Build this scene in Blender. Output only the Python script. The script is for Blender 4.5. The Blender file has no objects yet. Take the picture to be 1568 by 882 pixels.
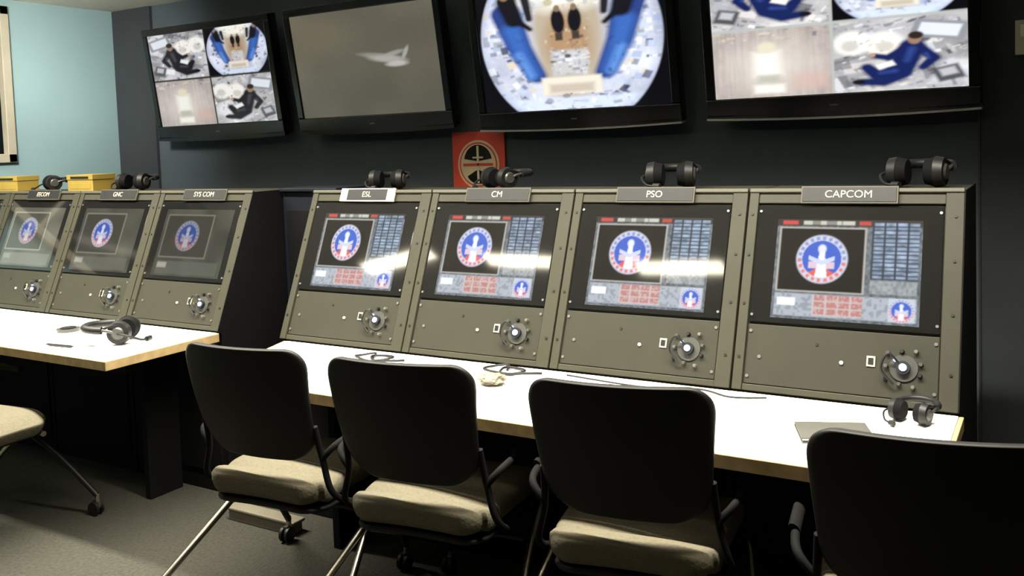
import bpy, bmesh, math, random
import numpy as np
from mathutils import Vector, Matrix
random.seed(4)
scene = bpy.context.scene
try:
    scene.view_settings.view_transform = 'Standard'
    scene.view_settings.look = 'None'
except Exception: pass
COL = scene.collection
FL = 0.09      # floor level in build units (everything is rescaled to metres at the end)
W = 0.567      # console unit pitch
YC = 2.425     # console face foot
YW = 3.72      # back wall

# ---------------------------------------------------------------- materials
def mat(name, col, rough=0.5, metal=0.0, emit=None, es=0.0, noise=0.0, nscale=20, spec=0.5, bump=0.0):
    m = bpy.data.materials.new(name); m.use_nodes = True
    nt = m.node_tree; b = nt.nodes['Principled BSDF']
    b.inputs['Base Color'].default_value = (*col, 1)
    b.inputs['Roughness'].default_value = rough
    b.inputs['Metallic'].default_value = metal
    b.inputs['Specular IOR Level'].default_value = spec
    if emit:
        b.inputs['Emission Color'].default_value = (*emit, 1)
        b.inputs['Emission Strength'].default_value = es
    if noise > 0 or bump > 0:
        tc = nt.nodes.new('ShaderNodeTexCoord')
        n = nt.nodes.new('ShaderNodeTexNoise'); n.inputs['Scale'].default_value = nscale
        n.inputs['Detail'].default_value = 6
        nt.links.new(tc.outputs['Object'], n.inputs['Vector'])
        if noise > 0:
            r = nt.nodes.new('ShaderNodeValToRGB')
            r.color_ramp.elements[0].position = 0.3; r.color_ramp.elements[1].position = 0.7
            r.color_ramp.elements[0].color = (*[c*(1-noise) for c in col], 1)
            r.color_ramp.elements[1].color = (*[min(1, c*(1+noise)) for c in col], 1)
            nt.links.new(n.outputs['Fac'], r.inputs['Fac'])
            nt.links.new(r.outputs['Color'], b.inputs['Base Color'])
        if bump > 0:
            bp = nt.nodes.new('ShaderNodeBump'); bp.inputs['Strength'].default_value = bump
            bp.inputs['Distance'].default_value = 0.01
            nt.links.new(n.outputs['Fac'], bp.inputs['Height'])
            nt.links.new(bp.outputs['Normal'], b.inputs['Normal'])
    return m

M = {}
M['wall'] = mat('wall_slate_paint', (0.072,0.092,0.106), 0.8, noise=0.06, nscale=3)
M['wall_dk'] = mat('wall_dark_paint', (0.030,0.036,0.040), 0.8, noise=0.1, nscale=3)
M['teal'] = mat('wall_teal_paint', (0.24,0.36,0.37), 0.8, noise=0.04, nscale=2)
M['ceil'] = mat('ceiling_tile', (0.62,0.60,0.52), 0.9, noise=0.05, nscale=30, bump=0.2)
M['carpet'] = mat('carpet', (0.028,0.0265,0.018), 0.95, noise=0.4, nscale=90, bump=0.5)
M['olive'] = mat('console_paint', (0.028,0.027,0.0175), 0.55, noise=0.06, nscale=12, spec=0.2)
M['olive_dk'] = mat('console_panel', (0.021,0.0202,0.013), 0.6, noise=0.06, nscale=12, spec=0.2)
M['olive_lt'] = mat('console_trim', (0.050,0.047,0.033), 0.5, spec=0.3)
M['black'] = mat('black_plastic', (0.006,0.006,0.006), 0.5, noise=0.2, nscale=60, spec=0.3)
M['black_cab'] = mat('black_cabinet', (0.003,0.003,0.0033), 0.8, noise=0.2, nscale=8, spec=0.12)
M['fill'] = mat('blue_black_panel', (0.005,0.007,0.011), 0.6, noise=0.1, nscale=8, spec=0.2)
M['glass'] = mat('black_glass', (0.006,0.006,0.006), 0.06, spec=0.7)
M['tvgloss'] = mat('tv_gloss_black', (0.005,0.005,0.006), 0.22)
M['silver'] = mat('silver_trim', (0.65,0.65,0.66), 0.35, 0.8)
M['chrome'] = mat('chrome_tube', (0.50,0.47,0.40), 0.25, 1.0)
M['white'] = mat('white_laminate', (0.93,0.92,0.89), 0.45, noise=0.02, nscale=5)
M['wood'] = mat('birch_edge', (0.38,0.27,0.13), 0.5, noise=0.2, nscale=25)
M['seat'] = mat('khaki_upholstery', (0.080,0.069,0.042), 0.9, noise=0.15, nscale=120, bump=0.3)
M['shell'] = mat('chair_shell', (0.0048,0.0046,0.0038), 0.55, noise=0.15, nscale=80, spec=0.25)
M['arm'] = mat('chair_arm_rubber', (0.004,0.004,0.004), 0.8, noise=0.1, nscale=60, spec=0.10)
M['yellow'] = mat('yellow_card', (0.26,0.18,0.03), 0.6, noise=0.1, nscale=15)
M['red'] = mat('red_print', (0.85,0.09,0.05), 0.5, noise=0.05)
M['cream'] = mat('cream_print', (0.88,0.75,0.50), 0.5, noise=0.05)
M['paper'] = mat('paper', (0.8,0.78,0.7), 0.7)
M['greypaper'] = mat('notebook_cover', (0.05,0.048,0.040), 0.6, noise=0.1)
M['beige'] = mat('beige_frame', (0.36,0.33,0.25), 0.6, noise=0.05)
M['dullbeige'] = mat('dull_beige', (0.14,0.125,0.09), 0.6, noise=0.08)
M['plate'] = mat('plate_grey', (0.06,0.06,0.056), 0.4, 0.4)
M['knob'] = mat('knob_grey', (0.16,0.16,0.15), 0.35, 0.6)
M['label'] = mat('label_white', (0.50,0.48,0.40), 0.5)
M['led'] = mat('led_blue_white', (0.5,0.6,1), 0.3, emit=(0.30,0.48,1), es=9.0)
M['leddim'] = mat('led_blue_dim', (0.3,0.4,0.7), 0.3, emit=(0.30,0.48,1), es=2.2)
M['ledw'] = mat('led_warm', (0.4,0.4,0.35), 0.3, emit=(1,0.95,0.8), es=0.15)
M['lamp'] = mat('lamp_diffuser', (0.9,0.88,0.8), 0.5, emit=(1.0,0.92,0.72), es=26.0)
M['nightglass'] = mat('window_night_glass', (0.006,0.009,0.009), 0.08)

def screen_mat(name, strength=1.0, rough=0.05, spec=0.6):
    m = bpy.data.materials.new(name); m.use_nodes = True
    nt = m.node_tree; b = nt.nodes['Principled BSDF']
    a = nt.nodes.new('ShaderNodeAttribute'); a.attribute_name = 'Col'
    b.inputs['Base Color'].default_value = (0.004,0.004,0.004,1)
    b.inputs['Roughness'].default_value = rough
    b.inputs['Specular IOR Level'].default_value = spec
    nt.links.new(a.outputs['Color'], b.inputs['Emission Color'])
    b.inputs['Emission Strength'].default_value = strength
    return m
M['scr'] = screen_mat('monitor_picture', 1.15, 0.06, 0.7)
M['tv'] = screen_mat('tv_picture', 1.15, 0.2, 0.3)

# ---------------------------------------------------------------- mesh builder
class MB:
    def __init__(s): s.v=[]; s.f=[]; s.m=[]; s.mats=[]; s.sm=[]
    def mi(s, k):
        if k not in s.mats: s.mats.append(k)
        return s.mats.index(k)
    def add(s, verts, faces, k, smooth=False):
        o=len(s.v); i=s.mi(k)
        s.v += [tuple(p) for p in verts]
        for f in faces:
            s.f.append([o+a for a in f]); s.m.append(i); s.sm.append(smooth)
    def hexa(s, c, k):
        s.add(c, [(0,3,2,1),(4,5,6,7),(0,1,5,4),(1,2,6,5),(2,3,7,6),(3,0,4,7)], k)
    def box(s, x0,x1,y0,y1,z0,z1,k):
        s.hexa([(x0,y0,z0),(x1,y0,z0),(x1,y1,z0),(x0,y1,z0),(x0,y0,z1),(x1,y0,z1),(x1,y1,z1),(x0,y1,z1)],k)
    def fbox(s, F, a0,a1,b0,b1,h0,h1,k):
        s.hexa([F(a0,b0,h0),F(a1,b0,h0),F(a1,b1,h0),F(a0,b1,h0),F(a0,b0,h1),F(a1,b0,h1),F(a1,b1,h1),F(a0,b1,h1)],k)
    def prism(s, poly, x0, x1, k):
        n=len(poly); v=[(x0,y,z) for y,z in poly]+[(x1,y,z) for y,z in poly]
        f=[tuple(range(n)), tuple(range(2*n-1,n-1,-1))]+[(i,i+n,(i+1)%n+n,(i+1)%n) for i in range(n)]
        s.add(v,f,k)
    def slab(s, poly, z0, z1, k):
        n=len(poly); v=[(x,y,z0) for x,y in poly]+[(x,y,z1) for x,y in poly]
        f=[tuple(range(n)), tuple(range(2*n-1,n-1,-1))]+[(i,i+n,(i+1)%n+n,(i+1)%n) for i in range(n)]
        s.add(v,f,k)
    def cyl(s, p0, p1, r0, k, r1=None, n=20, smooth=True):
        if r1 is None: r1=r0
        p0=Vector(p0);p1=Vector(p1);d=(p1-p0).normalized()
        a=d.orthogonal().normalized(); b=d.cross(a)
        v=[p0+(a*math.cos(t)+b*math.sin(t))*r0 for t in [2*math.pi*i/n for i in range(n)]]
        v+=[p1+(a*math.cos(t)+b*math.sin(t))*r1 for t in [2*math.pi*i/n for i in range(n)]]
        s.add(v,[(i,(i+1)%n,(i+1)%n+n,i+n) for i in range(n)],k,smooth)
        s.add(v[:n],[tuple(range(n-1,-1,-1))],k); s.add(v[n:],[tuple(range(n))],k)
    def tube(s, pts, r, k, n=10, sub=6, flat=1.0):
        P=[Vector(p) for p in pts]
        if len(P)>2:
            Q=[]
            for i in range(len(P)-1):
                p0=P[max(i-1,0)];p1=P[i];p2=P[i+1];p3=P[min(i+2,len(P)-1)]
                for j in range(sub):
                    t=j/sub
                    Q.append(0.5*((2*p1)+(p2-p0)*t+(2*p0-5*p1+4*p2-p3)*t*t+(3*p1-p0-3*p2+p3)*t**3))
            Q.append(P[-1]); P=Q
        up=None; v=[]
        for i,p in enumerate(P):
            d=(P[min(i+1,len(P)-1)]-P[max(i-1,0)]).normalized()
            if up is None: up=d.orthogonal().normalized()
            up=(up-d*up.dot(d)).normalized(); b=d.cross(up)
            v+=[p+(up*math.cos(2*math.pi*j/n)*flat+b*math.sin(2*math.pi*j/n))*r for j in range(n)]
        f=[]
        for i in range(len(P)-1):
            for j in range(n):
                f.append((i*n+j,i*n+(j+1)%n,(i+1)*n+(j+1)%n,(i+1)*n+j))
        s.add(v,f,k,True)
        s.add(v[:n],[tuple(range(n-1,-1,-1))],k); s.add(v[-n:],[tuple(range(n))],k)
    def obj(s, name, parent=None, bevel=0.0, subs=0, solid=0.0):
        me=bpy.data.meshes.new(name); me.from_pydata(s.v,[],s.f)
        for k in s.mats: me.materials.append(M[k])
        me.polygons.foreach_set('material_index', s.m)
        me.polygons.foreach_set('use_smooth', s.sm)
        bm=bmesh.new(); bm.from_mesh(me); bmesh.ops.recalc_face_normals(bm, faces=bm.faces); bm.to_mesh(me); bm.free()
        me.update()
        o=bpy.data.objects.new(name, me); COL.objects.link(o)
        if parent: o.parent=parent
        if solid: 
            md=o.modifiers.new('solid','SOLIDIFY'); md.thickness=solid; md.offset=0
        if bevel:
            md=o.modifiers.new('bevel','BEVEL'); md.width=bevel; md.segments=2; md.limit_method='ANGLE'; md.angle_limit=math.radians(50)
        if subs:
            md=o.modifiers.new('subs','SUBSURF'); md.levels=subs; md.render_levels=subs
        return o

def group(name, loc=(0,0,0), rotz=0.0):
    e=bpy.data.objects.new(name,None); COL.objects.link(e); e.location=loc; e.rotation_euler=(0,0,rotz); e.empty_display_size=0.1
    return e

# ---------------------------------------------------------------- picture painting (vertex colours)
def vnoise(U,V,fx,fy,seed):
    rs=np.random.RandomState(seed); g=rs.rand(int(fy)+2,int(fx)+2)
    x=np.clip(U,0,0.9999)*fx; y=np.clip(V,0,0.9999)*fy; i=x.astype(int); j=y.astype(int)
    a=x-i; b=y-j; a=a*a*(3-2*a); b=b*b*(3-2*b)
    return (g[j,i]*(1-a)+g[j,i+1]*a)*(1-b)+(g[j+1,i]*(1-a)+g[j+1,i+1]*a)*b
def rect(U,V,a,b,c,d,s=0.004):
    return np.clip(np.minimum(np.minimum(U-a,b-U),np.minimum(V-c,d-V))/s+0.5,0,1)
def ell(U,V,cx,cy,rx,ry,s=0.12,rot=0.0):
    x=U-cx;y=V-cy; c=math.cos(rot);q=math.sin(rot)
    xx=x*c+y*q; yy=-x*q+y*c
    r=np.sqrt((xx/rx)**2+(yy/ry)**2)
    return np.clip((1-r)/s+0.5,0,1)
def rrect(U,V,cx,cy,rx,ry,rot=0.0,s=0.006):
    x=U-cx;y=V-cy; c=math.cos(rot);q=math.sin(rot)
    xx=np.abs(x*c+y*q); yy=np.abs(-x*q+y*c)
    return np.clip(np.minimum(rx-xx,ry-yy)/s+0.5,0,1)
def limb(U,V,pts,w0,w1,s=0.012):
    m=np.zeros_like(U); n=len(pts)-1
    for i in range(n):
        (ax,ay),(bx,by)=pts[i],pts[i+1]; dx,dy=bx-ax,by-ay; L=dx*dx+dy*dy
        t=np.clip(((U-ax)*dx+(V-ay)*dy)/L,0,1); d=np.hypot(U-ax-t*dx,V-ay-t*dy)
        w=w0+(w1-w0)*(i+t)/n; m=np.maximum(m,np.clip((w-d)/s+0.5,0,1))
    return m
def mix(C,m,col):
    m=np.clip(m,0,1)[...,None]; col=np.asarray(col,float)
    return C*(1-m)+col*m
def clutter(C,U,V,n,x0,x1,y0,y1,smin,smax,pal,seed,alpha=0.85,ang=None):
    rs=np.random.RandomState(seed)
    for i in range(n):
        cx=x0+(x1-x0)*rs.rand(); cy=y0+(y1-y0)*rs.rand(); a=smin+(smax-smin)*rs.rand()**1.6; b=a*(0.25+0.9*rs.rand())
        ro=rs.rand()*3.1 if ang is None else ang+rs.normal()*0.12+(1.57 if rs.rand()<0.3 else 0)
        col=pal[rs.randint(len(pal))]; f=0.7+0.45*rs.rand(); kind=rs.rand()
        m=ell(U,V,cx,cy,a,b,0.5,ro) if kind<0.25 else rrect(U,V,cx,cy,a,b*0.5,ro,0.01)
        C=mix(C,m*alpha*(0.5+0.5*rs.rand()),[c*f for c in col])
    return C
def blur(C,n):
    for _ in range(n):
        D=C.copy()
        D[1:-1]=(C[:-2]+2*C[1:-1]+C[2:])/4; C=D.copy()
        C[:,1:-1]=(D[:,:-2]+2*D[:,1:-1]+D[:,2:])/4
    return C
def emblem(C,U,V,cx,cy,rx,ry,k=1.0):
    x=(U-cx)/rx; y=(V-cy)/ry; r=np.sqrt(x*x+y*y)
    ins=np.clip((1-r)/0.06+0.5,0,1)
    C=mix(C,ins,(0.62*k,0.62*k,0.75*k))
    ang=np.arctan2(y,x); let=(np.sin(ang*22)>-0.1)&(r>0.80)&(r<0.94)
    C=mix(C,let&(y<-0.05),(0.75*k,0.20*k,0.16*k)); C=mix(C,let&(y>=-0.05),(0.24*k,0.32*k,0.62*k))
    inn=(r<0.76)
    C=mix(C,inn,(0.06*k,0.13*k,0.58*k))
    C=mix(C,inn&(y<-0.42+0.12*np.cos(x*6)),(0.72*k,0.14*k,0.10*k))
    C=mix(C,inn&(y<-0.12)&(y>-0.40)&(np.abs(x)<0.50),(0.72*k,0.55*k,0.62*k))
    C=mix(C,inn&(np.abs(x)<0.11+0.14*np.clip(0.2-y,0,1))&(y<0.55),(0.85*k,0.85*k,0.95*k))
    C=mix(C,inn&(np.abs(y+0.15-np.abs(x)*0.4)<0.09)&(np.abs(x)<0.5),(0.6*k,0.66*k,0.9*k))
    C=mix(C,ell(x,y,0,0.42,0.16,0.18,0.4)*inn,(0.75*k,0.8*k,0.95*k))
    return C
def paint_console(U,V,seed=0,dim=1.0):
    C=np.zeros(U.shape+(3,))+np.array((0.14,0.16,0.18))
    n=vnoise(U,V,60,40,seed+1)
    C*= (0.5+1.1*n)[...,None]
    C=mix(C,V>0.93,(0.05,0.04,0.04))
    C=mix(C,rect(U,V,0.04,0.15,0.945,0.985),(0.60,0.08,0.07))
    C=mix(C,rect(U,V,0.19,0.55,0.945,0.985)*(0.4+0.6*(vnoise(U,V,50,1,5)>0.4)),(0.55,0.58,0.50))
    C=mix(C,rect(U,V,0.58,0.66,0.945,0.985),(0.5,0.08,0.06))
    C=mix(C,rect(U,V,0.02,0.635,0.27,0.92),(0.48,0.46,0.42))
    C=mix(C,rect(U,V,0.033,0.622,0.283,0.907),(0.012,0.010,0.008))
    C=emblem(C,U,V,0.335,0.60,0.180,0.242)
    fx=(U-0.67)/0.31*4; fy=(V-0.42)/0.55*14
    btn=(fx>0)&(fx<4)&(fy>0)&(fy<14)
    cell=btn&((fx%1)>0.16)&((fy%1)>0.34)
    C=mix(C,btn,(0.04,0.05,0.07))
    bn=vnoise(U,V,24,40,seed+7)
    C=mix(C,cell*(0.2+0.8*bn),(0.42,0.54,0.72))
    t2=(U>0.67)&(U<0.98)&(V>0.28)&(V<0.41)
    C=mix(C,t2*(0.3+0.6*n),(0.42,0.45,0.46))
    bot=rect(U,V,0.02,0.98,0.03,0.25)
    C=mix(C,bot*0.9,(0.46,0.50,0.56))
    C=mix(C,bot*(n>0.62),(0.30,0.33,0.38))
    C=mix(C,rect(U,V,0.04,0.17,0.13,0.21),(0.85,0.88,0.92))
    rx=(U-0.29)/0.34*4; ry=(V-0.045)/0.2*3
    rr=(rx>0)&(rx<4)&(ry>0)&(ry<3)
    C=mix(C,rr,(0.58,0.50,0.50)); C=mix(C,rr&((rx%1)>0.14)&((ry%1)>0.18),(0.50,0.22,0.20))
    C=mix(C,rr*(vnoise(U,V,90,60,seed+4)>0.62)*0.6,(0.6,0.5,0.5))
    C=mix(C,rect(U,V,0.80,0.97,0.03,0.25),(0.55,0.6,0.66))
    C=emblem(C,U,V,0.885,0.135,0.085,0.112)
    return blur(C,1)*dim
def paint_side(U,V,seed=0,k=0.5,haze=1.0):
    n=vnoise(U,V,6,5,seed+3)
    C=np.zeros(U.shape+(3,))+np.array((0.050,0.049,0.036))*haze; C=C*(0.6+0.8*n)[...,None]  # grey haze of reflections on the glass, painted into the emitted picture
    C=mix(C,rect(U,V,0.04,0.74,0.27,0.92),(0.15*haze,0.15*haze,0.12*haze)); C=mix(C,rect(U,V,0.055,0.725,0.285,0.905),(0.03*haze,0.029*haze,0.022*haze))
    C=mix(C,rect(U,V,0.05,0.95,0.03,0.22)*0.7,(0.09*haze,0.09*haze,0.075*haze)); C=mix(C,rect(U,V,0.06,0.2,0.12,0.2),(0.30,0.30,0.26))
    C=emblem(C,U,V,0.40,0.60,0.17,0.225,k)
    return blur(C,1)
WH=(0.95,0.96,1.0); PB=(0.62,0.74,1.0); DN=(0.05,0.06,0.12); GR=(0.35,0.37,0.42); CR=(0.80,0.70,0.52); BK=(0.01,0.01,0.014); BR=(0.30,0.19,0.11); LG=(0.68,0.72,0.80)
def fisheye(U,V,cx=0.5,cy=0.57,rx=0.485,ry=0.74,seed=0,det=1.0):
    x=(U-cx)/rx; y=(V-cy)/ry; r=np.sqrt(x*x+y*y)
    n=vnoise(U,V,9,6,seed); n3=vnoise(U,V,110,70,seed+3)
    g=0.50+0.45*n+0.10*n3
    C=np.stack([g*0.86,g*0.91,g*1.10],-1)
    rs=np.random.RandomState(seed+60)
    for i in range(int(300*det)):
        th=rs.uniform(-1.45,0.9); sx=-1 if rs.rand()<0.5 else 1; rr=rs.uniform(0.60,0.99)
        px=cx+sx*rx*rr*math.cos(th); py=cy+ry*rr*math.sin(th)
        if abs(px-0.5)<0.19: continue
        a=rs.uniform(0.006,0.034)*(1.2-0.5*rr); b=a*rs.uniform(0.5,1.6)
        col=[WH,WH,LG,PB,GR,DN,DN,(0.40,0.50,0.74),CR][rs.randint(9)]
        C=mix(C,rrect(U,V,px,py,a,b,sx*th*0.8,0.008)*(0.5+0.5*rs.rand()),col)
    C=mix(C,ell(U,V,0.5,0.62,0.19,0.62,0.35),(0.52,0.44,0.33))
    C=mix(C,ell(U,V,0.5,0.98,0.24,0.20,0.6),(0.98,0.96,0.86))
    C=clutter(C,U,V,int(60*det),0.3,0.7,0.80,1.0,0.006,0.03,[WH,WH,CR,GR,(0.7,0.62,0.4)],seed+21,ang=0.0)
    C=mix(C,ell(U,V,0.5,0.54,0.12,0.24,0.6),(0.46,0.29,0.17))
    C=clutter(C,U,V,int(50*det),0.38,0.62,0.45,0.72,0.005,0.016,[CR,BR,BK,(0.6,0.4,0.2)],seed+23,ang=0.0)
    for a,t in ((0.455,0.03),(0.545,-0.03)):
        C=mix(C,ell(U,V,a,0.70,0.036,0.10,0.3,t),BK); C=mix(C,ell(U,V,a,0.80,0.016,0.026,0.4),(0.26,0.18,0.11)); C=mix(C,rrect(U,V,a,0.58,0.020,0.03,0.0,0.01),(0.06,0.05,0.04))
    for sx in (-1,1):
        C=mix(C,limb(U,V,[(0.5+sx*0.33,0.80),(0.5+sx*0.27,0.52),(0.5+sx*0.185,0.28)],0.085,0.055,0.03),(0.03,0.06,0.24))
        C=mix(C,limb(U,V,[(0.5+sx*0.30,0.66),(0.5+sx*0.262,0.48),(0.5+sx*0.20,0.30)],0.055,0.035,0.06),(0.05,0.15,0.52))
        C=mix(C,limb(U,V,[(0.5+sx*0.275,0.46),(0.5+sx*0.215,0.28)],0.022,0.022,0.04),(0.13,0.30,0.74))
        C=clutter(C,U,V,int(18*det),0.5+sx*0.24-0.05,0.5+sx*0.24+0.05,0.25,0.70,0.006,0.020,[(0.02,0.05,0.20),(0.07,0.18,0.50),BK],seed+31+sx,0.6)
        C=mix(C,limb(U,V,[(0.5+sx*0.32,0.90),(0.5+sx*0.285,0.74)],0.060,0.050,0.03),BK)
        C=mix(C,limb(U,V,[(0.5+sx*0.27,0.74),(0.5+sx*0.20,0.66)],0.022,0.016,0.02),BK)
        C=mix(C,limb(U,V,[(0.5+sx*0.215,0.90),(0.5+sx*0.20,0.74)],0.026,0.020,0.02),(0.02,0.02,0.025))
        C=mix(C,ell(U,V,0.5+sx*0.33,0.95,0.03,0.045,0.3),BR)
    C=mix(C,rrect(U,V,0.5,0.37,0.095,0.10,0,0.03),(0.62,0.62,0.62))
    C=clutter(C,U,V,int(80*det),0.40,0.60,0.28,0.48,0.005,0.018,[WH,BK,GR,WH,WH,(0.2,0.3,0.5)],seed+41,ang=0.0)
    C=mix(C,rrect(U,V,0.5,0.19,0.160,0.070,0,0.02),(0.88,0.82,0.70))
    C=mix(C,rrect(U,V,0.5,0.17,0.12,0.035,0,0.03),(0.62,0.54,0.44))
    C=mix(C,rect(U,V,0.12,0.88,0.0,0.10,0.03)*0.9,(0.72,0.82,1.0))
    C=clutter(C,U,V,int(70*det),0.15,0.85,0.0,0.13,0.006,0.024,[WH,PB,GR,DN,WH],seed+51,ang=0.0)
    C=mix(C,np.clip((r-0.90)/0.10,0,1)*0.4,(0.20,0.26,0.42))
    C=mix(C,np.clip((r-1)/0.02+0.5,0,1),(0.004,0.004,0.006))
    return C
def local(U,V,a,b,c,d): return np.clip((U-a)/(b-a),0,1),np.clip((V-c)/(d-c),0,1)
def cctv_floor(u,v,seed):
    n=vnoise(u,v,14,10,seed); n2=vnoise(u,v,50,3,seed+1); n3=vnoise(u,v,60,50,seed+2)
    C=np.zeros(u.shape+(3,))+np.array((0.50,0.44,0.41)); C=C*(0.72+0.15*n+0.24*n2+0.1*n3)[...,None]
    C=mix(C,ell(u,v,0.5,0.45,0.35,0.35,1.2)*0.6,(0.88,0.82,0.74))
    C=mix(C,rrect(u,v,0.47,0.50,0.11,0.17,0.03,0.10),(0.95,0.94,0.87)); C=mix(C,ell(u,v,0.47,0.74,0.08,0.08,0.6),(0.80,0.74,0.56))
    C=mix(C,rrect(u,v,0.48,0.27,0.09,0.05,0.0,0.06),(0.52,0.54,0.44)); C=mix(C,rrect(u,v,0.48,0.12,0.13,0.06,0.0,0.06),(0.95,0.94,0.85))
    C=mix(C,rrect(u,v,0.82,0.22,0.14,0.12,0.1,0.10)*0.6,(0.68,0.46,0.40))
    C=clutter(C,u,v,30,0,1,0.84,1.0,0.01,0.05,[WH,GR,CR,DN],seed+7,0.6,ang=0.0)
    return C
def cctv_people(u,v,seed,flip=False,blue=True):
    if flip: u=1-u
    n=vnoise(u,v,4,4,seed); n2=vnoise(u,v,70,50,seed+1)
    g=0.30+0.40*n+0.10*n2
    C=np.stack([g*0.97,g*0.95,g*0.98],-1)
    DG=(0.16,0.16,0.18)
    C=clutter(C,u,v,46,0,1,0,1,0.05,0.17,[WH,LG,(0.85,0.82,0.78),(0.4,0.4,0.42),DG,DG],seed+2,0.8,ang=0.35)
    C=clutter(C,u,v,150,0,1,0,1,0.008,0.045,[WH,WH,(0.8,0.78,0.74),GR,DG,BK,BK],seed+8,0.85,ang=0.35)
    C=mix(C,rrect(u,v,0.80,0.80,0.20,0.12,-0.25,0.02),(0.30,0.31,0.34)); C=mix(C,rrect(u,v,0.80,0.80,0.15,0.08,-0.25,0.02),(0.80,0.84,0.92))
    C=mix(C,ell(u,v,0.15,0.70,0.15,0.17,0.35),(0.97,0.95,0.90)); C=mix(C,ell(u,v,0.13,0.66,0.07,0.08,0.6),(0.66,0.64,0.60))
    C=mix(C,ell(u,v,0.39,0.66,0.15,0.17,0.35),(0.97,0.94,0.87)); C=mix(C,ell(u,v,0.40,0.62,0.07,0.07,0.6),(0.70,0.66,0.60))
    C=clutter(C,u,v,30,0,0.55,0.45,0.95,0.006,0.025,[GR,BK,DG],seed+3,0.8)
    dc=(0.010,0.020,0.11) if blue else (0.012,0.012,0.018); dh=(0.035,0.07,0.30) if blue else (0.07,0.07,0.09)
    for m in (limb(u,v,[(0.60,0.60),(0.55,0.42),(0.50,0.28)],0.100,0.115,0.04), limb(u,v,[(0.66,0.56),(0.76,0.42),(0.68,0.30)],0.055,0.040,0.03),
              limb(u,v,[(0.54,0.56),(0.42,0.46),(0.32,0.50)],0.050,0.035,0.03), limb(u,v,[(0.50,0.26),(0.34,0.22),(0.26,0.34)],0.085,0.055,0.04), limb(u,v,[(0.52,0.22),(0.38,0.12),(0.22,0.14)],0.07,0.05,0.04)):
        C=mix(C,m,dc)
    for m in (limb(u,v,[(0.60,0.56),(0.56,0.40)],0.028,0.02,0.05), limb(u,v,[(0.47,0.27),(0.36,0.25)],0.022,0.015,0.04), limb(u,v,[(0.70,0.48),(0.72,0.42)],0.015,0.012,0.03)):
        C=mix(C,m*0.9,dh)
    C=mix(C,rrect(u,v,0.40,0.36,0.07,0.035,0.4,0.02),(0.92,0.92,0.90))
    C=mix(C,ell(u,v,0.62,0.70,0.052,0.075,0.3),(0.34,0.22,0.14)); C=mix(C,ell(u,v,0.63,0.745,0.056,0.052,0.3),(0.03,0.02,0.02))
    C=mix(C,ell(u,v,0.30,0.51,0.025,0.03,0.4),(0.5,0.33,0.22)); C=mix(C,ell(u,v,0.19,0.14,0.05,0.035,0.3),BK)
    C=mix(C,rrect(u,v,0.86,0.20,0.10,0.10,0.3,0.03),(0.09,0.09,0.10)); C=mix(C,rrect(u,v,0.86,0.22,0.06,0.05,0.3,0.03),(0.55,0.56,0.60))
    return C
def paint_quad(U,V,seed,blue=True):
    C=np.zeros(U.shape+(3,))
    L=U<0.5; T=V>0.5
    def put(C,msk,D): 
        C[msk]=D[msk]; return C
    u,v=local(U,V,0,0.495,0.51,1); C=put(C,L&T,cctv_people(u,v,seed,True,blue))
    u,v=local(U,V,0.505,1,0.51,1); C=put(C,~L&T,fisheye(u,v,0.5,0.5,0.5,0.62,seed+9,0.5))
    u,v=local(U,V,0,0.495,0,0.49); C=put(C,L&~T,cctv_floor(u,v,seed+5))
    u,v=local(U,V,0.505,1,0,0.49); C=put(C,~L&~T,cctv_people(u,v,seed+17,False,blue))
    C=mix(C,(np.abs(U-0.5)<0.005)|(np.abs(V-0.5)<0.008),(0.5,0.52,0.5) if blue else (0.02,0.02,0.02))
    return blur(C,2)
def paint_shuttle(U,V,seed):
    n=vnoise(U,V,5,4,seed); n2=vnoise(U,V,160,100,seed+1)
    C=np.zeros(U.shape+(3,))+np.array((0.110,0.102,0.076))
    C=C*(0.80+0.30*n+0.10*n2+0.10*(V-0.5))[...,None]
    C=mix(C,ell(U,V,0.18,0.78,0.25,0.18,1.2)*0.3,(0.20,0.17,0.10))
    C=mix(C,rect(U,V,-.1,1.1,-.1,0.28,0.25)*0.35,(0.075,0.070,0.055))
    C=mix(C,ell(U,V,0.62,0.54,0.15,0.026,0.6,-0.24)*0.8,(0.26,0.26,0.23))
    C=mix(C,ell(U,V,0.66,0.51,0.12,0.030,0.7,-0.2)*0.9,(0.36,0.36,0.32))
    C=mix(C,ell(U,V,0.72,0.46,0.07,0.024,0.7,0.0)*0.9,(0.46,0.46,0.42))
    C=mix(C,ell(U,V,0.70,0.555,0.08,0.02,0.7,0.30)*0.8,(0.32,0.32,0.28))
    C=mix(C,ell(U,V,0.785,0.555,0.014,0.06,0.6,-0.35)*0.85,(0.36,0.36,0.33))
    return blur(C,2)

def screen(name, F, a0,a1,b0,b1,h, nx, ny, fn, mk, parent):
    xs=np.linspace(0,1,nx+1); ys=np.linspace(0,1,ny+1); U,V=np.meshgrid(xs,ys)
    verts=[F(a0+(a1-a0)*x, b0+(b1-b0)*y, h) for y in ys for x in xs]
    faces=[(j*(nx+1)+i,j*(nx+1)+i+1,(j+1)*(nx+1)+i+1,(j+1)*(nx+1)+i) for j in range(ny) for i in range(nx)]
    me=bpy.data.meshes.new(name); me.from_pydata(verts,[],faces)
    C=fn(U,V); C=np.clip(C,0,1.2)
    A=np.ones((U.size,4),dtype=np.float32); A[:,:3]=C.reshape(-1,3)
    at=me.color_attributes.new('Col','FLOAT_COLOR','POINT'); at.data.foreach_set('color',A.ravel())
    me.materials.append(M[mk]); me.update()
    o=bpy.data.objects.new(name,me); COL.objects.link(o); o.parent=parent
    return o

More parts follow.
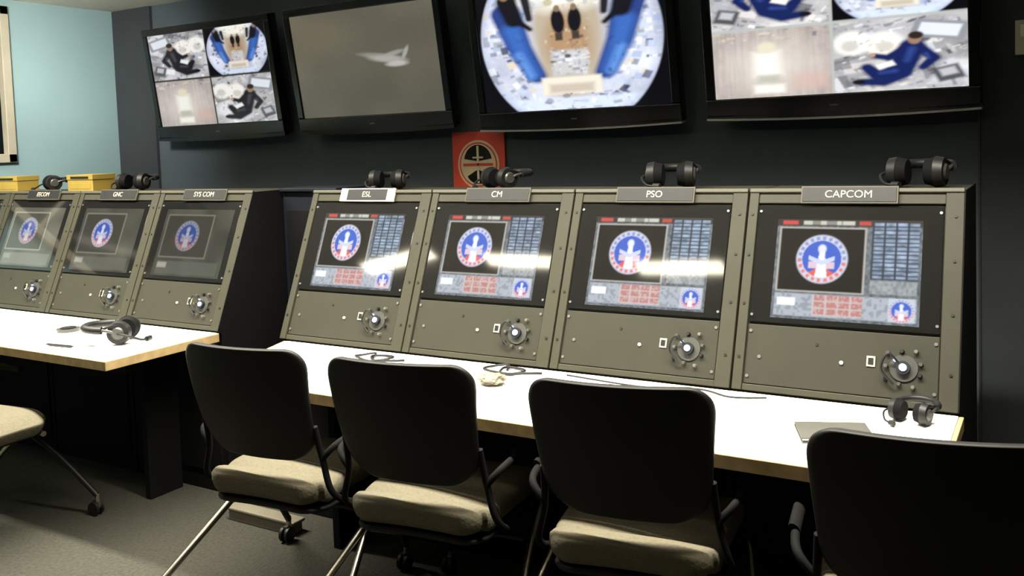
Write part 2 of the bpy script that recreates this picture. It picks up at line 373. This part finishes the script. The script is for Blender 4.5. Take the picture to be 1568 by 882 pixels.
def text_part(name, body, F, a, b, h, size, mk, parent):
    cu=bpy.data.curves.new(name,'FONT'); cu.body=body; cu.size=size; cu.align_x='CENTER'; cu.align_y='CENTER'; cu.extrude=0.0008
    to=bpy.data.objects.new(name+'_t',cu); COL.objects.link(to)
    bpy.context.view_layer.update()
    dg=bpy.context.evaluated_depsgraph_get(); me=bpy.data.meshes.new_from_object(to.evaluated_get(dg))
    bpy.data.objects.remove(to); 
    for v in me.vertices: v.co=Vector(F(a+v.co.x,b+v.co.y,h+v.co.z))
    me.materials.clear(); me.materials.append(M[mk])
    o=bpy.data.objects.new(name,me); COL.objects.link(o); o.parent=parent
    return o

# ---------------------------------------------------------------- room
XL=-5.11; XR=1.9; YB=-2.2; ZC=2.34
def room_box(name,x0,x1,y0,y1,z0,z1,k):
    b=MB(); b.box(x0,x1,y0,y1,z0,z1,k); return b.obj(name)
room_box('floor',XL-0.1,XR+0.1,YB-0.1,YW+0.1,FL-0.08,FL,'carpet')
room_box('ceiling',XL-0.1,XR+0.1,YB-0.1,YW+0.1,ZC,ZC+0.08,'ceil')
room_box('wall_back',XL-0.1,XR+0.1,YW,YW+0.1,FL,ZC,'wall')
room_box('wall_right',XR,XR+0.1,YB,YW,FL,ZC,'wall_dk')
room_box('wall_front',XL-0.1,XR+0.1,YB-0.1,YB,FL,ZC,'wall_dk')
wy0,wy1,wz0,wz1=1.3,3.02,1.42,2.30
b=MB()
b.box(XL-0.1,XL,YB,wy0,FL,ZC,'teal'); b.box(XL-0.1,XL,wy1,YW,FL,ZC,'teal')
b.box(XL-0.1,XL,wy0,wy1,FL,wz0,'teal'); b.box(XL-0.1,XL,wy0,wy1,wz1,ZC,'teal')
b.obj('wall_left')
b=MB(); t=0.05
b.box(XL-0.02,XL+0.03,wy0,wy0+t,wz0,wz1,'beige'); b.box(XL-0.02,XL+0.03,wy1-t,wy1,wz0,wz1,'beige')
b.box(XL-0.02,XL+0.03,wy0,wy1,wz0,wz0+t,'beige'); b.box(XL-0.02,XL+0.03,wy0,wy1,wz1-t,wz1,'beige')
b.box(XL-0.02,XL+0.02,2.10,2.13,wz0,wz1,'beige')
b.box(XL-0.07,XL-0.06,wy0,wy1,wz0,wz1,'nightglass')
b.obj('window_1',bevel=0.004)
room_box('wall_panel_right',-0.245,XR-0.01,YW-0.03,YW-0.001,FL,ZC,'wall_dk')
room_box('trim_1',-0.253,-0.246,YW-0.035,YW-0.001,FL,ZC,'plate')
room_box('trim_2',XL+0.001,XL+0.36,YW-0.02,YW-0.001,FL,ZC-0.002,'wall_dk')
room_box('baseboard_back',XL+0.37,-0.27,YW-0.015,YW-0.001,FL,FL+0.1,'black_cab')
b=MB(); b.box(-0.135,-0.05,YW-0.055,YW-0.031,1.68,1.80,'label'); b.box(-0.12,-0.065,YW-0.06,YW-0.055,1.74,1.785,'paper'); b.cyl((-0.092,YW-0.056,1.71),(-0.092,YW-0.064,1.71),0.012,'beige')
b.obj('wall_thermostat',bevel=0.003)

# ---------------------------------------------------------------- consoles
HF=0.530; LF=math.sqrt(0.22**2+HF**2); ex=0.22/LF; ez=HF/LF; ZTOP=0.74+HF
def FC(a,b,h): return (a, ex*b-ez*h, 0.74+ez*b+ex*h)
def console(x0, label, kind, seed, first=False, last=False, whiteends=False):
    g=group('control_console',(x0,YC,0)); w=W-0.003
    b=MB()
    b.prism([(0.0,0.735),(0.0,0.745),(0.22,ZTOP),(0.52,ZTOP),(0.52,0.735)],0.003,w,'olive')
    b.obj('upper_housing',g,bevel=0.003)
    b=MB(); b.box(0.003,w,0.01,0.52,FL,0.734,'black_cab'); b.box(0.03,w-0.03,0.004,0.01,FL+0.08,0.70,'black_cab'); b.obj('lower_cabinet',g,bevel=0.003)
    b=MB()
    b.fbox(FC,0.003,0.030,0.0,LF,0,0.014,'olive'); b.fbox(FC,0.520,w,0.0,LF,0,0.014,'olive')
    b.fbox(FC,0.030,0.520,0.535,LF,0,0.010,'olive'); b.fbox(FC,0.030,0.520,0.0,0.018,0,0.010,'olive')
    b.fbox(FC,0.003,w,LF-0.008,LF+0.004,-0.01,0.018,'olive_lt')
    b.obj('rack_frame',g,bevel=0.002)
    b=MB(); b.fbox(FC,0.033,0.517,0.020,0.184,0,0.007,'olive_dk')
    for a in (0.041,0.509):
        for bb in (0.04,0.165):
            p=FC(a,bb,0.006);q=FC(a,bb,0.010); b.cyl(p,q,0.0045,'knob',n=12)
    for a in (0.016,0.545):
        for bb in (0.09,0.24,0.38,0.50):
            b.cyl(FC(a,bb,0.013),FC(a,bb,0.0165),0.004,'black',n=10)
    b.obj('lower_panel',g,bevel=0.0015)
    b=MB(); b.fbox(FC,0.033,0.517,0.190,0.530,0,0.010,'glass')
    for a in (0.040,0.510):
        for bb in (0.21,0.51): b.cyl(FC(a,bb,0.009),FC(a,bb,0.013),0.004,'knob',n=12)
    b.obj('monitor_glass',g,bevel=0.002)
    if kind=='main':
        screen('monitor_screen',FC,0.090,0.468,0.205,0.488,0.0106,220,165,lambda U,V:paint_console(U,V,seed),'scr',g)
    else:
        kk={0:0.55,1:0.70,2:0.38,3:0.3}[seed]; haze={0:2.6,1:1.5,2:1.2,3:1}[seed]
        screen('monitor_screen',FC,0.075,0.485,0.205,0.495,0.0106,160,120,lambda U,V:paint_side(U,V,seed,kk,haze),'scr',g)
    b=MB(); cx,cy=0.436,0.098
    b.cyl(FC(cx,cy,0.006),FC(cx,cy,0.011),0.034,'plate',n=28)
    b.cyl(FC(cx,cy,0.011),FC(cx,cy,0.022),0.017,'black',n=24)
    b.cyl(FC(cx,cy,0.022),FC(cx,cy,0.026),0.009,'led' if label=='CAPCOM' else 'leddim',n=16)
    b.cyl(FC(cx-0.02,cy+0.018,0.011),FC(cx-0.02,cy+0.018,0.018),0.004,'leddim',n=12)
    for i in range(9):
        a=2*math.pi*i/9+0.3; rr=0.042+0.010*(i%2); px,py=cx+rr*math.cos(a),cy+rr*math.sin(a)
        b.cyl(FC(px,py,0.006),FC(px,py,0.018),0.0065,('plate','knob','black')[i%3],r1=0.0045,n=14)
    b.tube([FC(cx-0.01,cy+0.01,0.02),FC(cx-0.035,cy+0.03,0.035),FC(cx-0.05,cy-0.01,0.03),FC(cx-0.02,cy-0.045,0.02)],0.003,'black',n=6)
    b.fbox(FC,0.347,0.368,0.095,0.122,0.006,0.010,'beige'); b.fbox(FC,0.351,0.364,0.100,0.117,0.0095,0.0115,'black')
    b.cyl(FC(0.285,0.098,0.006),FC(0.285,0.098,0.011),0.005,'ledw',n=14)
    b.cyl(FC(0.07,0.095,0.006),FC(0.07,0.095,0.010),0.005,'knob',n=14)
    b.cyl(FC(0.22,0.14,0.006),FC(0.22,0.14,0.009),0.004,'black',n=12)
    b.obj('headset_jack_panel',g)
    b=MB(); a0,a1=0.150,0.405
    if kind!='main': a0,a1=0.16,0.42
    b.fbox(FC,a0,a1,0.532,0.582,0.014,0.022,'label' if whiteends else 'olive_lt'); b.fbox(FC,a0+0.004+(0.03 if whiteends else 0),a1-0.004-(0.03 if whiteends else 0),0.536,0.578,0.020,0.0235,'black')
    b.obj('name_plate',g,bevel=0.001)
    text_part('name_plate_lettering',label,FC,(a0+a1)/2,0.557,0.0238,0.030,'beige',g)
    if last or first:
        b=MB(); xx=w if last else 0.003
        s=1 if last else -1
        pts=[(-0.012,0.745),(-0.012,0.75),(0.205,ZTOP+0.003),(0.525,ZTOP+0.003),(0.525,FL),(0.005,FL),(0.005,0.745)]
        b.prism(pts,xx,xx+s*0.0025,'black_cab'); b.obj('end_panel',g)
    return g
XR0=-2.476
for i,(lab,we) in enumerate((('ESL',True),('CM',False),('PSO',False),('CAPCOM',False))):
    console(XR0+i*W,lab,'main',10+i,last=(i==3),whiteends=we)
XL0=-2.80
for i,lab in enumerate(('SYS COM','GNC','EECOM','FDO')):
    console(XL0-(i+1)*W,lab,'side',[2,1,0,3][i],last=(i==0))
b=MB(); b.box(XL0+0.006,XR0-0.004,YC+0.36,YC+0.52,FL,ZTOP-0.005,'fill'); b.box(XL0+0.006,XR0-0.004,YC+0.34,YC+0.53,ZTOP-0.005,ZTOP+0.01,'fill')
b.box(XL0+0.03,XR0-0.03,YC+0.352,YC+0.36,0.3,1.19,'black_cab'); b.obj('filler_cabinet',bevel=0.004)
b=MB(); b.box(-2.62,-2.30,2.26,2.31,FL,FL+0.045,'dullbeige'); b.box(-2.63,-2.29,2.255,2.315,FL+0.038,FL+0.05,'dullbeige'); b.obj('lit_baseboard_strip',bevel=0.004)  # low pale strip added in place of a lit patch of baseboard

# ---------------------------------------------------------------- desks
def desk(x0,x1,cut=0.0,cutb=0.0):
    b=MB(); y0,y1=1.915,YC-0.016
    xf=x0+cut; xb=x0+cutb
    b.slab([(xf+0.012,y0+0.012),(x1-0.002,y0+0.012),(x1-0.002,y1),(xb+0.012,y1)],0.712,0.740,'white')
    b.box(xf,x1,y0,y0+0.011,0.706,0.739,'wood')
    b.slab([(xf,y0+0.012),(xf+0.011,y0+0.012),(xb+0.011,y1),(xb,y1)],0.706,0.739,'wood')
    b.box(x1-0.001,x1+0.010,y0,y1,0.706,0.739,'wood')
    b.box(xf+0.06,x1-0.05,y0+0.12,y0+0.15,0.66,0.711,'black_cab')
    for x in (xf+0.20,x1-0.28):
        b.box(x,x+0.03,y0+0.34,y1,FL,0.711,'black_cab')
    return b.obj('console_desk',bevel=0.002)
desk(XR0,XR0+4*W,0.17,0.03); desk(XL0-4*W,XL0)

# ---------------------------------------------------------------- televisions
def tv(xc, w, hgt, zb, fn, tilt=8.5, yaw=0.0, silver=False, nx=440, ny=260):
    g=group('wall_television',(xc,3.60,zb),yaw)
    T=math.radians(tilt); s,c=math.sin(T),math.cos(T)
    def F(a,b,h): return (a, -s*b - c*h, c*b - s*h)
    b=MB(); hw=w/2
    b.fbox(F,-hw,hw,0,hgt,-0.05,0.0,'tvgloss')
    bz=0.040; bb=0.075
    b.fbox(F,-hw,hw,0,bb,0,0.012,'tvgloss'); b.fbox(F,-hw,hw,hgt-bz,hgt,0,0.012,'tvgloss')
    b.fbox(F,-hw,-hw+bz,bb,hgt-bz,0,0.012,'tvgloss'); b.fbox(F,hw-bz,hw,bb,hgt-bz,0,0.012,'tvgloss')
    b.obj('housing',g,bevel=0.005)
    b=MB(); n=16
    for i in range(n):
        x0=-hw+w*i/n; x1=-hw+w*(i+1)/n
        d=lambda x: -0.002-0.010*(1-(x/hw)**2)
        def strip(t0,t1,h1,k):
            c8=[F(x0,d(x0)+t0,-0.02),F(x1,d(x1)+t0,-0.02),F(x1,d(x1)+t1,-0.02),F(x0,d(x0)+t1,-0.02),F(x0,d(x0)+t0,h1),F(x1,d(x1)+t0,h1),F(x1,d(x1)+t1,h1),F(x0,d(x0)+t1,h1)]
            b.hexa(c8,k)
        strip(-0.006,0.002,0.014,'silver' if silver else 'tvgloss'); strip(0.002,0.016,0.012,'tvgloss')
    b.fbox(F,-0.015,0.015,0.030,0.036,0.012,0.0135,'knob')
    b.obj('lower_trim',g)
    b=MB(); b.fbox(F,-0.15,0.15,0.15,hgt-0.15,-0.075,-0.05,'black_cab')
    yb=YW-3.60-0.004
    b.box(-0.12,0.12,0.03,yb,0.14,0.5,'black_cab'); b.obj('wall_bracket',g)
    screen('tv_screen',F,-hw+bz,hw-bz,bb,hgt-bz,0.003,nx,ny,fn,'tv',g)
    return g
tv(-4.07,1.02,0.64,1.525,lambda U,V:paint_quad(U,V,31,False)*0.80,8,0.0)
tv(-2.955,0.985,0.64,1.525,lambda U,V:paint_shuttle(U,V,5),9,0.0)
tv(-1.823,0.985,0.66,1.50,lambda U,V:blur(fisheye(U,V,seed=3),2),8,0.0,True)
tv(-0.729,0.99,0.64,1.505,lambda U,V:paint_quad(U,V,47,True),8,0.0,True)

# ---------------------------------------------------------------- red emblem poster
g=group('red_emblem_poster',(-2.41,YW-0.012,1.335))
b=MB(); b.box(-0.15,0.15,0,0.010,-0.20,0.16,'red'); b.obj('board',g,bevel=0.002)
b=MB(); b.cyl((0,0.0,0.0),(0,-0.002,0.0),0.118,'cream',n=40); b.cyl((0,-0.002,0.0),(0,-0.003,0.0),0.108,'red',n=40); b.cyl((0,-0.003,0.0),(0,-0.004,0.0),0.100,'cream',n=40)
b.obj('ring',g)
b=MB()
def fan(cx,cz,r,a0,a1,k,y=-0.005,n=14):
    v=[(cx,y,cz)]+[(cx+r*math.cos(a0+(a1-a0)*i/n),y,cz+r*math.sin(a0+(a1-a0)*i/n)) for i in range(n+1)]
    b.add(v,[(0,i+1,i+2) for i in range(n)],k)
fan(0,0.016,0.080,0.15,math.pi-0.15,'black'); fan(0,-0.022,0.072,math.pi+0.5,2*math.pi-0.5,'black')
b.box(-0.006,0.006,-0.006,-0.004,-0.09,0.09,'cream'); b.box(-0.085,0.085,-0.006,-0.004,-0.006,0.006,'red'); b.box(-0.03,0.03,-0.0065,-0.004,0.03,0.038,'cream')
b.obj('figure',g)

# ---------------------------------------------------------------- headsets
def headset(x,y,z,rot=0.0,s=1.0,boom=True):
    g=group('headset',(x,y,z),rot); g.scale=(s,s,s)
    b=MB(); r=0.044
    for sx in (-1,1):
        b.cyl((sx*0.074,0,r),(sx*0.050,0,r),r*0.90,'black',r1=r,n=24)
        b.cyl((sx*0.050,0,r),(sx*0.024,0,r),r*0.97,'black_cab',r1=r*0.80,n=24)
        b.cyl((sx*0.0745,0,r),(sx*0.080,0,r),0.024,'plate',r1=0.019,n=20)
        b.tube([(sx*0.070,0,r),(sx*0.078,0.03,r+0.010),(sx*0.075,0.06,r+0.015)],0.006,'plate')
        b.tube([(sx*0.064,-0.03,r+0.02),(sx*0.070,0.0,r+0.032),(sx*0.074,0.05,r+0.02)],0.005,'black')
    b.obj('ear_cups',g)
    b=MB()
    pts=[(0.077*math.cos(a),0.055+0.085*math.sin(a),r+0.014+0.004*math.sin(a)) for a in [math.pi*i/10 for i in range(11)]]
    b.tube(pts,0.015,'black',flat=0.9,sub=3)
    b.obj('headband',g)
    if boom:
        b=MB(); b.tube([(-0.078,0,r),(-0.088,-0.04,r-0.008),(-0.065,-0.08,0.016),(-0.03,-0.095,0.012)],0.004,'black'); b.cyl((-0.04,-0.092,0.0125),(-0.018,-0.10,0.0125),0.0095,'black'); b.obj('microphone_boom',g)
    return g
ZH=ZTOP+0.0015
for (x,y,r,s) in [(-2.245,2.80,0.35,0.88),(-1.735,2.80,-0.4,0.9),(-1.08,2.80,0.2,1.0),(-0.345,2.79,-0.15,1.0),(-3.78,2.80,0.3,0.95),(-4.42,2.80,-0.4,0.9)]:
    headset(x,y,ZH,r,s)
headset(-3.02,2.16,0.741,2.2,1.0)
headset(-0.305,2.31,0.741,-0.3,0.60)

def ybox(x,y,w,d,h,rot):
    g=group('yellow_card_box',(x,y,ZH),rot); b=MB()
    b.box(-w/2,w/2,-d/2,d/2,0,h,'yellow'); b.box(-w/2-0.003,w/2+0.003,-d/2-0.003,d/2+0.003,h*0.72,h+0.002,'yellow')
    b.box(-w*0.35,w*0.35,-d/2-0.005,-d/2-0.003,h*0.78,h*0.92,'black'); b.box(-w*0.4,w*0.4,-d/2-0.0012,-d/2,h*0.15,h*0.5,'yellow')
    b.obj('box_body',g,bevel=0.002)
ybox(-4.10,2.80,0.20,0.12,0.078,0.0); ybox(-4.74,2.80,0.20,0.12,0.075,0.05)

# ---------------------------------------------------------------- desk items
g=group('notebook',(-0.445,2.14,0.741),-1.2); b=MB(); b.box(-0.06,0.06,-0.08,0.08,0,0.003,'greypaper'); b.box(-0.056,0.056,-0.077,0.077,0.003,0.009,'paper'); b.box(-0.06,0.06,-0.08,0.08,0.009,0.012,'greypaper'); b.box(-0.062,-0.059,-0.08,0.08,0,0.012,'greypaper'); b.obj('covers',g,bevel=0.001)
def pen(x,y,rot,k='black'):
    b=MB(); d=Vector((math.cos(rot),math.sin(rot),0)); p=Vector((x,y,0.746)); b.cyl(p-d*0.07,p+d*0.055,0.0045,k,n=10); b.cyl(p+d*0.055,p+d*0.07,0.0045,k,r1=0.001,n=10); b.cyl(p-d*0.078,p-d*0.07,0.003,k,n=8); b.obj('pen')
pen(-3.17,2.00,0.1)
def crumple(x,y,r,name,k,sq=0.45,seed=1):
    bm=bmesh.new(); bmesh.ops.create_icosphere(bm,subdivisions=3,radius=r); rs=random.Random(seed)
    for v in bm.verts:
        d=0.75+0.4*rs.random(); v.co=Vector((v.co.x*d*1.3,v.co.y*d,v.co.z*d*sq))
    zmin=min(v.co.z for v in bm.verts)
    for v in bm.verts: v.co.z-=zmin
    me=bpy.data.meshes.new(name); bm.to_mesh(me); bm.free(); me.materials.append(M[k])
    o=bpy.data.objects.new(name,me); COL.objects.link(o); o.location=(x,y,0.741); return o
crumple(-1.415,2.20,0.036,'crumpled_wrapper','dullbeige')
def cable(x,y,seed):
    rs=random.Random(seed); pts=[(x+0.05*math.cos(t*1.3)+0.012*t+rs.uniform(-.01,.01),y+0.04*math.sin(t*1.3)+rs.uniform(-.01,.01),0.745+0.004*(t%2)) for t in range(11)]
    b=MB(); b.tube(pts,0.004,'black',n=6,sub=5); b.obj('coiled_cable')
cable(-1.99,2.31,3); cable(-1.50,2.34,5)
b=MB(); b.tube([(-1.25,2.36,0.7455),(-1.0,2.33,0.7455),(-0.85,2.37,0.7455),(-0.75,2.33,0.7455),(-0.66,2.36,0.7455)],0.003,'black',n=6); b.obj('power_cord')
b=MB(); b.cyl((-3.43,2.20,0.741),(-3.43,2.20,0.752),0.045,'plate',n=24); b.cyl((-3.43,2.20,0.752),(-3.43,2.20,0.756),0.03,'black',n=24); b.obj('call_puck')

# ---------------------------------------------------------------- chairs
def rows(h,r,nm=8,nc=6):
    a=[r*(1-math.cos(k*math.pi/2/nc)) for k in range(nc+1)]
    m=[r+(h-2*r)*k/nm for k in range(1,nm)]
    return a+m+[h-x for x in reversed(a)]
def sheet(h,wb,wt,rb,rt,fn,k,mb,cols=14):
    r=max(rb,rt); vs=rows(h,r); V=[]
    for v in vs:
        w=wb+(wt-wb)*v/h
        if v<rb: w-=rb-math.sqrt(max(0,rb*rb-(rb-v)**2))
        if h-v<rt: w-=rt-math.sqrt(max(0,rt*rt-(rt-(h-v))**2))
        for c in range(cols+1):
            x=w*(-1+2*c/cols); V.append(fn(x,v))
    n=cols+1
    F=[(i*n+j,i*n+j+1,(i+1)*n+j+1,(i+1)*n+j) for i in range(len(vs)-1) for j in range(cols)]
    mb.add(V,F,k,True)
def chair(x,y,rot,arm=True):
    g=group('office_chair',(x,y,FL),rot)
    H=0.340
    def fb(px,v):
        t=v/H
        return (px, -0.255-0.085*t-0.015*math.sin(t*math.pi)+0.9*px*px, 0.498+v*0.955)
    b=MB(); sheet(H,0.188,0.218,0.085,0.06,fb,'shell',b); b.obj('backrest',g,solid=0.018,subs=1)
    def fs(px,v):
        return (px, -0.275+v, 0.412-0.22*px*px-0.03*max(0,(v-0.33)/0.1)**2-0.022*math.exp(-((v-0.085)/0.012)**2)+0.008*math.exp(-((v-0.05)/0.03)**2))
    b=MB(); sheet(0.44,0.198,0.218,0.06,0.08,fs,'seat',b); b.obj('seat_cushion',g,solid=0.055,subs=1)
    def fu(px,v): return (px,-0.262+v,0.364-0.22*px*px)
    b=MB(); sheet(0.415,0.19,0.21,0.06,0.08,fu,'shell',b); b.obj('seat_pan',g,solid=0.016,subs=1)
    b=MB()
    for sx in (-1,1):
        b.tube([(sx*0.212,0.05,0.345),(sx*0.228,-0.12,0.352),(sx*0.224,-0.225,0.41),(sx*0.202,-0.235,0.50),(sx*0.194,-0.255,0.60)],0.009,'arm')
        if arm:
            b.tube([(sx*0.200,-0.238,0.505),(sx*0.236,-0.22,0.545),(sx*0.246,-0.14,0.556),(sx*0.246,-0.05,0.552)],0.009,'arm')
            b.tube([(sx*0.247,-0.16,0.562),(sx*0.247,-0.04,0.560)],0.014,'arm',flat=0.7)
    b.obj('back_supports',g)
    b=MB(); feet=[]
    for sx in (-1,1):
        b.tube([(sx*0.20,0.12,0.338),(sx*0.236,0.0,0.335),(sx*0.264,-0.16,0.245),(sx*0.33,-0.40,0.075)],0.0105,'chrome')
        b.tube([(sx*0.232,-0.02,0.33),(sx*0.272,0.10,0.23),(sx*0.32,0.235,0.075)],0.0105,'black')
        feet+= [(sx*0.33,-0.40),(sx*0.32,0.235)]
    b.tube([(-0.215,0.08,0.337),(0.215,0.08,0.337)],0.010,'black'); b.tube([(-0.23,-0.08,0.31),(0.23,-0.08,0.31)],0.010,'black')
    b.obj('leg_frame',g)
    b=MB()
    for fx,fy in feet:
        b.cyl((fx,fy,0.045),(fx,fy,0.085),0.009,'chrome',n=12)
        for d in (-0.016,0.006):
            b.cyl((fx+d,fy-0.012,0.026),(fx+d+0.010,fy-0.012,0.026),0.026,'black',n=20)
        b.box(fx-0.008,fx+0.008,fy-0.022,fy+0.008,0.03,0.055,'plate')
    b.obj('casters',g)
    return g
chair(-1.945,2.03,0.10)
chair(-1.445,2.06,0.13)
chair(-0.875,2.09,0.16)
chair(-0.232,1.99,0.15)
chair(-3.30,1.72,-1.45)

# ---------------------------------------------------------------- ceiling fixtures and lights
def fixture(x0,x1,y,wd=0.11,rot=0.0):
    g=group('ceiling_light_fixture',((x0+x1)/2,y,ZC),rot); l=(x1-x0)/2
    b=MB(); b.box(-l-0.03,l+0.03,-wd/2-0.03,wd/2+0.03,-0.03,-0.001,'beige'); b.box(-l,l,-wd/2,wd/2,-0.036,-0.03,'lamp')
    b.obj('housing',g,bevel=0.002)
fixture(-4.05,-3.35,0.78,rot=0.32); fixture(-2.98,-2.50,0.84); fixture(-2.0,-1.5,0.84,rot=0.08)
def area(name,loc,rot,sx,sy,power,col,spread=180,target=None):
    l=bpy.data.lights.new(name,'AREA'); l.shape='RECTANGLE'; l.size=sx; l.size_y=sy; l.energy=power; l.color=col; l.spread=math.radians(spread)
    o=bpy.data.objects.new(name,l); COL.objects.link(o); o.location=loc; o.rotation_euler=rot
    if target is not None: o.rotation_euler=(Vector(target)-Vector(loc)).to_track_quat('-Z','Y').to_euler()
    return o
area('desk_strip_light',(-2.4,1.98,ZC-0.05),(0,0,0),5.0,0.10,275,(1.0,0.945,0.80),122)
area('teal_wall_fill',(-3.7,1.9,ZC-0.07),(0,0,0),0.3,0.3,13,(1.0,0.97,0.90),62,target=(-5.11,3.35,1.80))  # added fill with no fixture behind it, brightens the teal left wall
area('room_light',(-2.8,-0.6,ZC-0.05),(0,0,0),2.5,0.4,7,(1.0,0.92,0.75),150)
w=bpy.data.worlds.new('world'); scene.world=w; w.use_nodes=True
w.node_tree.nodes['Background'].inputs['Color'].default_value=(0.02,0.02,0.02,1)

# ---------------------------------------------------------------- camera
psi=math.radians(31.0); th=math.radians(3.4); ro=math.radians(2.0)
Fv=Vector((-math.sin(psi)*math.cos(th),math.cos(psi)*math.cos(th),-math.sin(th)))
Rv=Vector((math.cos(psi),math.sin(psi),0)); Uv=Rv.cross(Fv)
rc=Rv*math.cos(ro)-Uv*math.sin(ro); uc=Uv*math.cos(ro)+Rv*math.sin(ro)
cd=bpy.data.cameras.new('camera'); cam=bpy.data.objects.new('camera',cd); COL.objects.link(cam)
m=Matrix((rc,uc,-Fv)).transposed().to_4x4(); m.translation=Vector((0,0,1.44)); cam.matrix_world=m
cd.sensor_width=36; cd.lens=1400/1568*36; cd.shift_y=-141/1568; cd.clip_start=0.05
scene.camera=cam

# ---------------------------------------------------------------- rescale to metres
S=1.10
bpy.context.view_layer.update()
for o in list(scene.objects):
    if o.parent is None:
        o.location=(o.location-Vector((0,0,FL)))*S
        if o.type!='CAMERA': o.scale=o.scale*S
        if o.type=='LIGHT': o.data.energy*=S*S
bpy.context.view_layer.update()
